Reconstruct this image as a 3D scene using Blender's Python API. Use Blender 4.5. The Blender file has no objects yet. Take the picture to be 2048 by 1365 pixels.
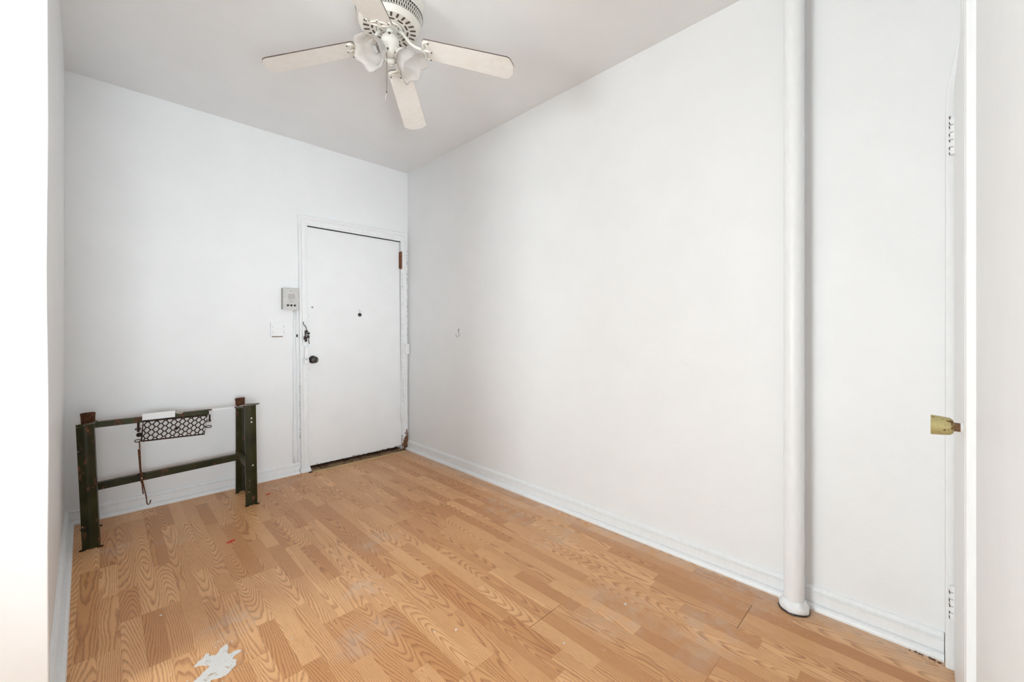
import bpy, bmesh, math, random
from mathutils import Vector, Matrix
PI = math.pi
SC = bpy.context.scene
COL = SC.collection

# ---------------------------------------------------------------- camera
FPX, YAW, CZ = 821.6, math.radians(44.677), 1.2
cam = bpy.data.cameras.new('camera')
cam.sensor_fit = 'HORIZONTAL'; cam.sensor_width = 36.0
cam.lens = 36.0 * FPX / 2048.0
cam.shift_y = -(682.5 - 662.4) / 2048.0
cam.clip_start = 0.02
camo = bpy.data.objects.new('camera', cam); COL.objects.link(camo)
camo.location = (0, 0, CZ); camo.rotation_euler = (PI / 2, 0, -YAW)
SC.camera = camo
# ---------------------------------------------------------------- exposure, world, light
SC.view_settings.view_transform = 'Standard'
SC.view_settings.look = 'None'
SC.view_settings.gamma = 1.0
SC.view_settings.use_curve_mapping = False
SC.view_settings.exposure = 0.0
w = bpy.data.worlds.new('sky'); SC.world = w; w.use_nodes = True
w.node_tree.nodes['Background'].inputs[0].default_value = (0.93, 0.97, 1.0, 1)
w.node_tree.nodes['Background'].inputs[1].default_value = 0.4
def area(name, loc, rot, sx, sy, power, col=(1, 0.98, 0.96)):
    l = bpy.data.lights.new(name, 'AREA'); l.shape = 'RECTANGLE'; l.size = sx; l.size_y = sy
    l.energy = power; l.color = col
    o = bpy.data.objects.new(name, l); COL.objects.link(o); o.location = loc; o.rotation_euler = rot
    return o
def aim(name, loc, to, sx, sy, power, col, spread=180):
    o = area(name, loc, (0, 0, 0), sx, sy, power, col)
    o.rotation_euler = (Vector(to) - Vector(loc)).to_track_quat('-Z', 'Y').to_euler(); o.data.spread = math.radians(spread)
# daylight through the side window (left) and through the rear window behind the camera
area('window_daylight', (-2.64, 1.36, 1.30), (0, -PI / 2, 0), 1.7, .9, 99, (.85, .955, 1.0))
area('window_daylight', (-0.95, -6.14, 1.35), (PI / 2, 0, 0), 2.9, 2.5, 6, (.87, .96, 1.0))
# soft fill lights added behind the camera to brighten ceiling and far room
aim('added_ceiling_fill', (.15, -1.25, .45), (1.2, 2.6, 2.81), 1.0, .8, 10.5, (.84, .95, 1.0), 85)
aim('added_room_fill', (-.30, -1.3, 1.1), (1.5, 3.74, 1.5), .9, .9, 13.5, (.86, .945, 1.0), 60)

# ---------------------------------------------------------------- room numbers
XR, YB, HC = 2.195, 3.74, 2.81
def xl(y): return -0.18 + 0.0264 * (YB - y)      # the left wall is a little out of square
YP = 1.9                                         # the left wall ends here

# ---------------------------------------------------------------- node helpers
class NT:
    def __init__(s, name):
        s.m = bpy.data.materials.new(name); s.m.use_nodes = True
        s.t = s.m.node_tree; s.b = s.t.nodes['Principled BSDF']
    def n(s, typ, **kw):
        nd = s.t.nodes.new(typ)
        for k, v in kw.items(): setattr(nd, k, v)
        return nd
    def put(s, sock, v):
        if isinstance(v, bpy.types.NodeSocket): s.t.links.new(v, sock)
        elif v is not None: sock.default_value = v
    def math(s, op, a, b=None, c=None, clamp=False):
        nd = s.n('ShaderNodeMath', operation=op); nd.use_clamp = clamp
        for i, v in enumerate((a, b, c)):
            if v is not None: s.put(nd.inputs[i], v)
        return nd.outputs[0]
    def vmul(s, v, k):
        nd = s.n('ShaderNodeVectorMath', operation='MULTIPLY'); s.put(nd.inputs[0], v); nd.inputs[1].default_value = k
        return nd.outputs[0]
    def comb(s, x, y, z):
        nd = s.n('ShaderNodeCombineXYZ')
        for i, v in enumerate((x, y, z)): s.put(nd.inputs[i], v)
        return nd.outputs[0]
    def sep(s, v):
        nd = s.n('ShaderNodeSeparateXYZ'); s.put(nd.inputs[0], v); return nd.outputs
    def noise(s, vec, scale, detail=3, rough=.5, dist=0):
        nd = s.n('ShaderNodeTexNoise'); s.put(nd.inputs['Vector'], vec)
        nd.inputs['Scale'].default_value = scale; nd.inputs['Detail'].default_value = detail
        nd.inputs['Roughness'].default_value = rough; nd.inputs['Distortion'].default_value = dist
        return nd.outputs[0]
    def ramp(s, f, stops):
        nd = s.n('ShaderNodeValToRGB'); s.put(nd.inputs[0], f); e = nd.color_ramp.elements
        while len(e) < len(stops): e.new(0.5)
        for i, (p, c) in enumerate(stops):
            e[i].position = p; e[i].color = tuple(c) + (1,) if len(c) == 3 else c
        return nd.outputs[0]
    def step(s, f, a, b):
        nd = s.n('ShaderNodeMapRange'); nd.interpolation_type = 'SMOOTHSTEP'; s.put(nd.inputs[0], f)
        nd.inputs[1].default_value = a; nd.inputs[2].default_value = b
        return nd.outputs[0]
    def mix(s, f, a, b, mode='MIX'):
        nd = s.n('ShaderNodeMix', data_type='RGBA', blend_type=mode)
        s.put(nd.inputs[0], f)
        for i, v in ((6, a), (7, b)):
            if isinstance(v, tuple) and len(v) == 3: v = v + (1,)
            s.put(nd.inputs[i], v)
        return nd.outputs[2]
    def bump(s, h, strength=.3, dist=.002, prev=None):
        nd = s.n('ShaderNodeBump'); s.put(nd.inputs['Height'], h)
        nd.inputs['Strength'].default_value = strength; nd.inputs['Distance'].default_value = dist
        if prev is not None: s.put(nd.inputs['Normal'], prev)
        return nd.outputs[0]
    def fin(s, col=None, rough=.5, normal=None, metal=0, spec=.5):
        if col is not None: s.put(s.b.inputs['Base Color'], col + (1,) if isinstance(col, tuple) and len(col) == 3 else col)
        s.put(s.b.inputs['Roughness'], rough); s.put(s.b.inputs['Metallic'], metal)
        s.b.inputs['Specular IOR Level'].default_value = spec
        if normal is not None: s.put(s.b.inputs['Normal'], normal)
        return s.m
    def pos(s): return s.n('ShaderNodeNewGeometry').outputs['Position']
    def obj(s): return s.n('ShaderNodeTexCoord').outputs['Object']

def wall_paint(name, col, bump=.25):
    t = NT(name); p = t.pos()
    n1 = t.noise(p, 3.0, 4, .6); n2 = t.noise(t.vmul(p, (1, 1, 3.2)), 55, 3, .6); n3 = t.noise(p, 220, 2)
    c = t.mix(t.step(n1, .3, .7), tuple(k * .975 for k in col), col)
    nb = t.bump(n1, .35, .012); nb = t.bump(n2, bump, .0022, nb); nb = t.bump(n3, bump * .5, .0007, nb)
    return t.fin(c, .48, nb, 0, .3)
M = {}
M['wall'] = wall_paint('wall_paint', (.90, .90, .90))
M['ceil'] = wall_paint('ceiling_paint', (.90, .90, .90), .15)
def trim_paint(name, chips):
    t = NT(name); p = t.pos()
    n1 = t.noise(t.vmul(p, (1, 1, .25)), 60, 3); n2 = t.noise(p, 150, 2)
    c = t.mix(t.step(n1, .3, .7), (.87, .87, .87), (.90, .90, .90))
    nb = t.bump(n1, .3, .0006); nb = t.bump(n2, .2, .0003, nb)
    if chips:
        x, y, z = t.sep(p)
        n = t.noise(t.vmul(p, (1, 1, .35)), 38, 5, .7)
        # bare rusted steel at the foot of the jamb, small chips further up
        low = t.step(z, .30, .02)
        right = t.step(x, 2.04, 2.125)
        a = t.math('MULTIPLY', low, right)
        thr = t.math('SUBTRACT', t.math('SUBTRACT', .735, t.math('MULTIPLY', t.step(x, 2.135, 2.165), .06)), t.math('MULTIPLY', a, .34))
        m1 = t.step(t.math('SUBTRACT', n, thr), 0, .02)
        col = t.ramp(t.noise(p, 80, 3), [(.3, (.05, .028, .018)), (.55, (.20, .09, .04)), (.8, (.33, .24, .17))])
        c = t.mix(m1, c, col)
    return t.fin(c, .38, nb, 0, .4)
M['trim'] = trim_paint('trim_gloss_paint', False)
M['chipped'] = trim_paint('chipped_jamb_paint', True)
def door_paint():
    t = NT('door_paint'); p = t.pos(); x, y, z = t.sep(p)
    n1 = t.noise(p, 4, 3); n2 = t.noise(p, 90, 3); n = t.noise(p, 60, 5, .7)
    c = t.mix(t.step(n1, .3, .7), (.87, .87, .87), (.90, .90, .90))
    edge = t.math('SUBTRACT', z, t.math('MULTIPLY', t.math('SUBTRACT', x, 1.25), .018))   # worn bottom edge
    m = t.step(t.math('SUBTRACT', t.math('MULTIPLY', t.math('SUBTRACT', n, .32), .13), edge), 0, .002)
    chip = t.step(t.noise(p, 26, 6, .75), .735, .75)
    col = t.ramp(n2, [(.3, (.045, .025, .018)), (.7, (.22, .12, .07))])
    c = t.mix(t.math('MAXIMUM', m, t.math('MULTIPLY', chip, .6)), c, col)
    nb = t.bump(n1, .25, .008); nb = t.bump(n2, .2, .001, nb)
    return t.fin(c, .35, nb, 0, .4)
M['door'] = door_paint()

def wood():
    t = NT('oak_laminate')
    o = t.obj(); x, y, z = t.sep(o)
    r = t.n('ShaderNodeObjectInfo').outputs['Random']
    fr = lambda k: t.math('FRACT', t.math('MULTIPLY', r, k))
    r1, r2, r3, r4 = fr(17.31), fr(71.73), fr(133.7), fr(311.9)
    seed = t.math('MULTIPLY', r, 213.0)
    nz = t.noise(t.comb(t.math('MULTIPLY', x, 15.0), t.math('MULTIPLY', y, 2.4), seed), 1.0, 1, .5)
    nz2 = t.noise(t.comb(t.math('MULTIPLY', x, 60.0), t.math('MULTIPLY', y, 13.0), seed), 1.0, 2, .5)
    off = t.math('MULTIPLY', t.math('SUBTRACT', t.math('POWER', r1, 1.0), .3), .11)
    xc = t.math('ADD', x, off)
    sl = t.math('MULTIPLY', t.math('SUBTRACT', r3, .5), .22)
    zc = t.math('ADD', t.math('ADD', .022, t.math('MULTIPLY', r2, .05)), t.math('MULTIPLY', y, sl))
    rad = t.math('SQRT', t.math('ADD', t.math('MULTIPLY', xc, xc), t.math('MULTIPLY', zc, zc)))
    rad = t.math('ADD', rad, t.math('MULTIPLY', t.math('SUBTRACT', nz, .5), .024))
    rad = t.math('ADD', rad, t.math('MULTIPLY', t.math('SUBTRACT', nz2, .5), .0040))
    ph = t.math('FRACT', t.math('MULTIPLY', rad, 185.0))
    line = t.math('MULTIPLY', t.step(ph, .35, .85), t.step(ph, 1.0, .88))
    pores = t.noise(t.comb(t.math('MULTIPLY', x, 620.0), t.math('MULTIPLY', y, 26.0), seed), 1.0, 2, .6)
    pm = t.step(pores, .42, .72)
    tone = t.noise(t.comb(t.math('MULTIPLY', x, 9.0), t.math('MULTIPLY', y, 3.0), seed), 1.0, 2)
    base = t.mix(r4, (.62, .285, .108), (.86, .49, .232))
    base = t.mix(t.math('MULTIPLY', t.step(tone, .35, .7), .30), base, (.60, .275, .10))
    dark = t.mix(r4, (.31, .105, .032), (.43, .165, .055))
    f = t.math('MULTIPLY', line, t.math('ADD', .5, t.math('MULTIPLY', pm, .45)))
    c = t.mix(f, base, dark)
    c = t.mix(t.math('MULTIPLY', pm, .16), c, (.36, .18, .08))
    # dust, scuffs and smeared plaster: marks with places of their own on the floor
    p = t.pos(); px, py, pz = t.sep(p)
    def spot(cx, cy, rx, ry):
        a = t.math('DIVIDE', t.math('SUBTRACT', px, cx), rx); b = t.math('DIVIDE', t.math('SUBTRACT', py, cy), ry)
        return t.step(t.math('ADD', t.math('MULTIPLY', a, a), t.math('MULTIPLY', b, b)), 1.0, .1)
    sp = None
    for a in ((1.86, 1.52, .20, .16), (1.95, 1.95, .22, .35), (1.55, .95, .22, .22), (1.10, 2.2, .16, .13), (.86, 1.85, .14, .10),
              (.36, 2.0, .13, .16), (0.02, 3.15, .12, .16), (.30, 3.05, .13, .10), (1.0, 3.55, .25, .12), (2.05, .55, .14, .30), (1.7, .62, .3, .16), (.72, 1.55, .18, .12)):
        v = spot(*a); sp = v if sp is None else t.math('MAXIMUM', sp, v)
    d1 = t.noise(p, 34, 6, .75); d2 = t.noise(p, 11, 6, .68)
    film = t.math('MULTIPLY', t.math('MULTIPLY', sp, t.step(d2, .38, .66)), .30)
    fl = t.math('MULTIPLY', t.step(d1, .60, .72), t.math('ADD', .02, t.math('MULTIPLY', sp, .55)))
    wallside = t.math('MULTIPLY', t.step(px, 1.98, 2.16), t.math('MULTIPLY', t.step(d2, .3, .6), .45))
    dm = t.math('MAXIMUM', t.math('MAXIMUM', film, fl), wallside, clamp=True)
    c = t.mix(dm, c, (.64, .55, .47))
    nb = t.bump(pores, .05, .0004)
    nb = t.bump(d2, .03, .004, nb)
    return t.fin(c, t.math('ADD', .36, t.math('MULTIPLY', dm, .3)), nb, 0, .42)
M['wood'] = wood()

def plain(name, col, rough=.5, metal=0, bump=0, scale=200, var=.1, spec=.5):
    t = NT(name); p = t.obj(); n = t.noise(p, scale, 3)
    c = t.mix(t.step(n, .3, .7), tuple(k * (1 - var) for k in col), col)
    return t.fin(c, rough, t.bump(n, .4, bump) if bump else None, metal, spec)
M['dark'] = plain('dark_void', (.02, .018, .016), .8)
M['subfloor'] = plain('subfloor', (.10, .06, .035), .8)
M['threshold'] = None
def rusty(name, paint, rust_amt, rough=.5):
    t = NT(name); p = t.pos(); n = t.noise(t.vmul(p, (1, 1, .45)), 28, 6, .7); n2 = t.noise(p, 120, 4, .6); n3 = t.noise(p, 9, 3)
    pc = t.mix(t.step(n3, .3, .7), tuple(k * .5 for k in paint), paint)
    rc = t.ramp(n2, [(.3, (.030, .016, .010)), (.5, (.12, .045, .022)), (.75, (.26, .12, .06))])
    m = t.step(n, .64 - rust_amt, .70 - rust_amt)
    c = t.mix(m, pc, rc)
    return t.fin(c, t.math('ADD', rough, t.math('MULTIPLY', m, .3)), t.bump(n2, .5, .0012), 0, .22)
M['green'] = rusty('green_enamel_rust', (.033, .031, .008), .06, .38)
M['rustgreen'] = rusty('rusted_green_enamel', (.062, .062, .022), .12, .42)
M['rust'] = rusty('rust', (.09, .036, .018), .25, .7)
M['ironrust'] = rusty('rusted_iron', (.035, .018, .012), .05, .65)
M['threshold'] = rusty('worn_saddle', (.30, .19, .11), .12, .6)
M['strip'] = plain('brass_strip', (.62, .46, .24), .45, 0, .0005)
M['tape'] = plain('white_painted_plate', (.89, .89, .89), .45, 0, .0008, 120, .04)
M['crust'] = plain('paint_crust', (.72, .68, .60), .7, 0, .003, 90, .25)
M['steel'] = plain('dull_steel', (.40, .38, .36), .38, .6, .0004, 60, .15)
M['intercom'] = plain('intercom_steel', (.66, .65, .63), .4, .25, .0003, 30, .15)
M['intercomside'] = plain('intercom_side', (.36, .33, .30), .5, .2)
M['knobdark'] = plain('tarnished_knob', (.09, .085, .08), .25, .8)
M['hingebrown'] = plain('brown_hinge', (.22, .085, .035), .5, .1, .001, 60, .4)
M['blackmetal'] = plain('blackened_metal', (.05, .035, .03), .5, .3, .001, 150, .5)
M['red'] = plain('red_plastic', (.75, .03, .015), .5)
M['flake'] = plain('plaster_flake', (.80, .78, .74), .8)
M['fanwhite'] = plain('fan_cream_enamel', (.80, .765, .70), .35, 0, 0, 14, .05)
def blade_mat():
    t = NT('fan_blade'); p = t.obj(); n = t.noise(p, 30, 4, .6); n2 = t.noise(p, 7, 3)
    c = t.mix(t.step(n, .3, .7), (.80, .745, .68), (.85, .81, .76)); c = t.mix(t.math('MULTIPLY', t.step(n2, .3, .7), .5), c, (.84, .825, .80))
    return t.fin(c, .45)
M['blade'] = blade_mat()
M['bladeedge'] = plain('dusty_blade_edge', (.16, .12, .10), .8, 0, 0, 40, .5)
M['slot'] = plain('vent_opening', (.13, .095, .075), .8, 0, 0, 80, .5)
M['chain'] = plain('pull_chain_metal', (.16, .14, .12), .4, .7)
M['string'] = plain('pale_cord', (.70, .69, .66), .8)
M['bulbglass'] = None
def glass(name, col, rough, alpha_mix):
    t = NT(name)
    t.b.inputs['Transmission Weight'].default_value = alpha_mix
    t.b.inputs['IOR'].default_value = 1.12
    n = t.noise(t.obj(), 40, 3)
    return t.fin(col, rough, t.bump(n, .2, .001), 0, .6)
M['shade'] = glass('tulip_glass', (.90, .87, .84), .22, .70)
M['bulbglass'] = glass('bulb_glass', (.93, .94, .95), .05, .9)
def brass():
    t = NT('worn_gold_knob'); p = t.obj(); n = t.noise(p, 34, 5, .65); n2 = t.noise(p, 90, 3)
    c = t.mix(t.step(n, .57, .60), (.50, .42, .19), (.17, .08, .025))
    c = t.mix(t.step(t.noise(p, 26, 2), .66, .67), c, (.83, .83, .82))
    return t.fin(c, t.math('ADD', .28, t.math('MULTIPLY', n2, .3)), t.bump(n, .4, .001), .35, .5)
M['brass'] = brass()
M['copper'] = rusty('rusted_shank', (.22, .12, .06), .1, .5)
def splat():
    t = NT('plaster_splash'); p = t.pos(); n = t.noise(t.vmul(p, (1.6, 1, 1)), 30, 5, .65); n2 = t.noise(p, 160, 3)
    c = t.mix(t.step(n, .56, .66), (.74, .70, .66), (.48, .36, .26)); c = t.mix(t.math('MULTIPLY', n2, .3), c, (.66, .66, .66))
    return t.fin(c, .6, t.bump(n, .8, .003))
M['splat'] = splat()

# ---------------------------------------------------------------- mesh helpers
class MB:
    def __init__(s): s.v = []; s.f = []; s.mi = []; s.cur = 0
    def add(s, vs, fs):
        b = len(s.v); s.v += [tuple(v) for v in vs]; s.f += [tuple(b + i for i in f) for f in fs]; s.mi += [s.cur] * len(fs); return s
    def box(s, a, b, T=None):
        (x0, y0, z0), (x1, y1, z1) = a, b
        vs = [Vector(p) for p in ((x0, y0, z0), (x1, y0, z0), (x1, y1, z0), (x0, y1, z0), (x0, y0, z1), (x1, y0, z1), (x1, y1, z1), (x0, y1, z1))]
        if T: vs = [T @ v for v in vs]
        return s.add(vs, [(0, 3, 2, 1), (4, 5, 6, 7), (0, 1, 5, 4), (1, 2, 6, 5), (2, 3, 7, 6), (3, 0, 4, 7)])
    def prism(s, poly, z0, z1, T=None):                      # poly (x, y) ccw
        n = len(poly); vs = [Vector((x, y, z0)) for x, y in poly] + [Vector((x, y, z1)) for x, y in poly]
        if T: vs = [T @ v for v in vs]
        return s.add(vs, [tuple(range(n))[::-1], tuple(range(n, 2 * n))] + [(i, (i + 1) % n, n + (i + 1) % n, n + i) for i in range(n)])
    def sweep(s, prof, A, B, nrm):                           # profile (out, up) from A to B; out along nrm
        n = len(prof); vs = []
        for P in (A, B):
            P = Vector(P)
            for o, u in prof: vs.append(P + Vector(nrm) * o + Vector((0, 0, u)))
        return s.add(vs, [tuple(range(n))[::-1], tuple(range(n, 2 * n))] + [(i, (i + 1) % n, n + (i + 1) % n, n + i) for i in range(n)])
    def tube(s, pts, r, seg=8, close=True):
        pts = [Vector(p) for p in pts]; rs = r if isinstance(r, (list, tuple)) else [r] * len(pts)
        vs = []; up = None
        for i, p in enumerate(pts):
            d = (pts[min(i + 1, len(pts) - 1)] - pts[max(i - 1, 0)]).normalized()
            if up is None: up = Vector((0, 0, 1)) if abs(d.z) < .9 else Vector((1, 0, 0))
            a = d.cross(up).normalized(); b = a.cross(d).normalized(); up = b
            for k in range(seg):
                q = 2 * PI * k / seg; vs.append(p + (a * math.cos(q) + b * math.sin(q)) * rs[i])
        fs = [(i * seg + k, i * seg + (k + 1) % seg, (i + 1) * seg + (k + 1) % seg, (i + 1) * seg + k) for i in range(len(pts) - 1) for k in range(seg)]
        if close: fs += [tuple(range(seg))[::-1], tuple((len(pts) - 1) * seg + k for k in range(seg))]
        return s.add(vs, fs)
    def lathe(s, prof, seg=32, T=None, fn=None):             # prof (r, z)
        vs = []
        for j, (r, z) in enumerate(prof):
            for k in range(seg):
                a = 2 * PI * k / seg; rr, zz = (r, z) if fn is None else fn(j, a, r, z)
                vs.append(Vector((rr * math.cos(a), rr * math.sin(a), zz)))
        if T: vs = [T @ v for v in vs]
        fs = [(i * seg + k, i * seg + (k + 1) % seg, (i + 1) * seg + (k + 1) % seg, (i + 1) * seg + k) for i in range(len(prof) - 1) for k in range(seg)]
        return s.add(vs, fs)
    def build(s, name, mats, parent=None, smooth=False, bevel=0, origin=None, solid=0):
        me = bpy.data.meshes.new(name)
        o0 = Vector(origin) if origin else Vector((0, 0, 0))
        me.from_pydata([Vector(v) - o0 for v in s.v], [], s.f); me.validate()
        if not isinstance(mats, (list, tuple)): mats = [mats]
        for m in mats: me.materials.append(m)
        if len(mats) > 1:
            for p, i in zip(me.polygons, s.mi): p.material_index = i
        bm = bmesh.new(); bm.from_mesh(me)
        bmesh.ops.remove_doubles(bm, verts=bm.verts, dist=1e-6)
        bmesh.ops.recalc_face_normals(bm, faces=bm.faces); bm.to_mesh(me); bm.free()
        if smooth:
            me.shade_smooth() if hasattr(me, 'shade_smooth') else None
            for p in me.polygons: p.use_smooth = True
        o = bpy.data.objects.new(name, me); COL.objects.link(o); o.location = o0
        if parent is not None:
            o.parent = parent; o.location = o0 - parent_world(parent)
        if solid:
            md = o.modifiers.new('solid', 'SOLIDIFY'); md.thickness = solid; md.offset = 0
        if bevel:
            md = o.modifiers.new('bevel', 'BEVEL'); md.width = bevel; md.segments = 2; md.limit_method = 'ANGLE'; md.angle_limit = math.radians(40)
        return o
def parent_world(o):
    p = Vector(o.location)
    while o.parent: o = o.parent; p += Vector(o.location)
    return p
def empty(name, loc):
    o = bpy.data.objects.new(name, None); COL.objects.link(o); o.location = loc; o.empty_display_size = .05; return o
def tag(o, label=None, cat=None, group=None, kind=None):
    if label: o['label'] = label
    if cat: o['category'] = cat
    if group: o['group'] = group
    if kind: o['kind'] = kind
    return o
def struct(o, label=None, cat=None): return tag(o, label, cat, None, 'structure')

# ---------------------------------------------------------------- room shell
DX0, DX1, DZ = 1.224, 2.122, 2.103          # entrance door opening
XJ, XO = 1.55, .62                            # wall return right beside the camera
YF = -0.10                                  # front wall plane (closet wall)
XW, YR = -2.5, -6.0                         # outer walls behind the camera
b = MB(); b.box((XW - .1, YR - .1, -.06), (XR + .1, YB + .3, -.0085))
floor = struct(b.build('floor', M['subfloor']), 'honey oak laminate floor laid in narrow strips towards the far door', 'floor')
b = MB(); b.box((XW - .1, YR - .1, HC), (XR + .1, YB + .3, HC + .1))
struct(b.build('ceiling', M['ceil']), 'plain white painted ceiling above the ceiling fan', 'ceiling')
b = MB()
b.box((-.4, YB, -.06), (DX0, YB + .12, HC)); b.box((DX0, YB, DZ), (DX1, YB + .12, HC)); b.box((DX1, YB, -.06), (XR, YB + .12, HC))
b.cur = 1; b.box((DX0 - .05, YB + .14, -.06), (XR + .05, YB + .18, HC))
struct(b.build('wall_back', [M['wall'], M['dark']]), 'white painted far wall holding the entrance door', 'wall')
b = MB(); b.box((XR, YF - .3, -.06), (XR + .12, YB + .12, HC))
struct(b.build('wall_right', M['wall']), 'long blank white painted wall on the right behind the pipe', 'wall')
b = MB(); b.prism([(xl(YB + .1), YB + .1), (xl(YB + .1) - .12, YB + .1), (xl(YP) - .12, YP), (xl(YP), YP)], -.06, HC)
struct(b.build('wall_left', M['wall'], bevel=.004), 'white side wall beyond the rusty bench frame on the left', 'wall')
# near pier: the return of the left wall, slightly wavy arris
b = MB(); zs = [i * .14 for i in range(21)]; vs = []
for z in zs:
    z = min(z, HC); xo = -.1255 + .0012 * math.sin(z * 3.1) + .0012 * math.sin(z * 7.3 + 1)
    vs += [(xo, YP - .012, z), (xo - .0005, YP + .02, z), (XW, YP + .02, z), (XW, YP - .012, z)]
b.add(vs, [(4 * i + k, 4 * i + (k + 1) % 4, 4 * i + 4 + (k + 1) % 4, 4 * i + 4 + k) for i in range(20) for k in range(4)] + [(0, 1, 2, 3), (83, 82, 81, 80)])
struct(b.build('wall_near_left', M['wall'], bevel=.003), 'bright white wall end at the left edge of the view', 'wall')
# window wall on the left and rear wall, each with a window opening
b = MB(); wy0, wy1, wz0, wz1 = .86, 1.84, .42, 2.15
b.box((XW - .12, YR, -.06), (XW, wy0, HC)); b.box((XW - .12, wy1, -.06), (XW, YP, HC)); b.box((XW - .12, wy0, -.06), (XW, wy1, wz0)); b.box((XW - .12, wy0, wz1), (XW, wy1, HC))
struct(b.build('wall_window_side', M['wall']), 'white wall with a window, left of the camera', 'wall')
b = MB(); rx0, rx1, rz0, rz1 = -2.4, .5, .1, 2.6
b.box((XW, YR - .12, -.06), (rx0, YR, HC)); b.box((rx1, YR - .12, -.06), (XO + .1, YR, HC)); b.box((rx0, YR - .12, -.06), (rx1, YR, rz0)); b.box((rx0, YR - .12, rz1), (rx1, YR, HC))
struct(b.build('wall_rear', M['wall']), 'white wall with a window, behind the camera', 'wall')
def window(name, horizontal, a0, a1, z0, z1, pos, label):
    b = MB(); t = .045
    def bx(u0, u1, q0, q1):
        if horizontal: b.box((u0, pos - .09, q0), (u1, pos - .03, q1))
        else: b.box((pos - .09, u0, q0), (pos - .03, u1, q1))
    bx(a0, a1, z0, z0 + t); bx(a0, a1, z1 - t, z1); bx(a0, a0 + t, z0, z1); bx(a1 - t, a1, z0, z1); bx(a0, a1, (z0 + z1) / 2 - t / 2, (z0 + z1) / 2 + t / 2)
    struct(b.build(name, M['trim'], bevel=.003), label, 'window')
window('window_1', False, wy0, wy1, wz0, wz1, XW, 'white window frame in the side wall')
window('window_2', True, rx0, rx1, rz0, rz1, YR, 'white window frame in the rear wall')
# closet front wall on the right: wall above its door, return beside the camera
LX0, LX1, LY, LZ = 1.560, 2.115, -.066, 2.055
b = MB(); b.box((XJ, YF - .1, LZ + .004), (XR, YF + .012, HC)); b.box((XO, -.22, -.06), (LX0 - .004, -.0845, HC)); b.box((XO, YR, -.06), (XO + .1, -.22, HC)); b.box((XO, -.9, -.06), (XR, -.85, HC))
struct(b.build('wall_near_right', M['wall'], bevel=.004), 'white wall return at the right edge of the view', 'wall')

# ---------------------------------------------------------------- baseboards
BBP = [(0, 0), (.040, 0), (.040, .008), (.037, .016), (.029, .022), (.018, .0235), (.0150, .0235), (.0165, .026), (.0165, .064), (.0190, .067), (.0190, .071), (.0125, .0725), (.0125, .075), (.0150, .077), (.0140, .082), (.007, .090), (0, .092)]
def baseboard(name, A, B, nrm, label):
    b = MB(); b.sweep(BBP, A, B, nrm); struct(b.build(name, M['trim']), label, 'baseboard')
baseboard('baseboard_back', (xl(YB) + .0, YB, 0), (1.160, YB, 0), (0, -1, 0), 'white baseboard behind the rusty bench frame')
baseboard('baseboard_right', (XR, -.043, 0), (XR, YB - .03, 0), (-1, 0, 0), 'long white baseboard along the right wall')
d = (Vector((xl(YP), YP, 0)) - Vector((xl(YB), YB, 0))).normalized()
baseboard('baseboard_left', (xl(YP), YP, 0), (xl(YB), YB, 0), (-d.y, d.x, 0) if -d.y > 0 else (d.y, -d.x, 0), 'white baseboard along the short left wall')

# ---------------------------------------------------------------- floor planks
random.seed(11)
X0B, SW = 1.221, .0655
Fv = Vector((math.sin(YAW), math.cos(YAW), 0)); Rv = Vector((math.cos(YAW), -math.sin(YAW), 0))
def seen(x, y):
    dd = Fv.x * x + Fv.y * y
    if dd < .3: return False
    ll = Rv.x * x + Rv.y * y
    u = 1024 + FPX * ll / dd; v = 662.4 + FPX * CZ / dd
    return -10 < u < 1960 and v < 1375
def board_end(bi):
    return (.535 if bi % 2 else 1.131) + {2: .036, 3: .005}.get(bi, 0)
rest = MB(); nplank = 0; cand = []
k0 = int(math.floor((XW - X0B) / SW)); k1 = int(math.ceil((XR - X0B) / SW))
for k in range(k0, k1):
    bi = k // 3
    xa, xb = X0B + k * SW, X0B + (k + 1) * SW
    xa, xb = max(xa, XW), min(xb, XR - .012)
    if xb - xa < .008: continue
    e = board_end(bi) - 1.2 * 4
    rr = random.Random(bi * 7919 + k * 31)
    while e < YB:
        cuts = [0, .4 + rr.uniform(-.13, .13), .8 + rr.uniform(-.13, .13), 1.2]
        if rr.random() < .25: cuts.pop(1 if rr.random() < .5 else 2)
        for c0, c1 in zip(cuts, cuts[1:]):
            gp_ = .0009 if bi in (0, 3) else .00025; ya = e + c0 + (gp_ if c0 == 0 else 0); yb = e + c1 - (gp_ if c1 == 1.2 else 0)
            ya, yb = max(ya, YR), min(yb, YB - .004)
            if k * SW + X0B > 1.22 and k * SW + X0B < 2.13: yb = min(yb, YB - .072)
            if yb - ya < .03: continue
            if xb < xl(3.0) - .02 and ya > YP: continue
            cand.append((k, xa, xb, ya, yb))
        e += 1.2
def plank_mesh(bm_, xa, xb, ya, yb, ox=0, oy=0):
    c = .00035; z1, z0 = 0, -.0085
    x0, x1, y0, y1 = xa - ox, xb - ox, ya - oy, yb - oy
    g = .00008
    x0 += g; x1 -= g
    vs = [(x0, y0, z0), (x1, y0, z0), (x1, y1, z0), (x0, y1, z0), (x0, y0, z1 - c), (x1, y0, z1 - c), (x1, y1, z1 - c), (x0, y1, z1 - c),
          (x0 + c, y0 + c, z1), (x1 - c, y0 + c, z1), (x1 - c, y1 - c, z1), (x0 + c, y1 - c, z1)]
    bm_.add(vs, [(0, 3, 2, 1), (8, 9, 10, 11)] + [(i, (i + 1) % 4, 4 + (i + 1) % 4, 4 + i) for i in range(4)] + [(4 + i, 4 + (i + 1) % 4, 8 + (i + 1) % 4, 8 + i) for i in range(4)])
vis = []; hid = []
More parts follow.
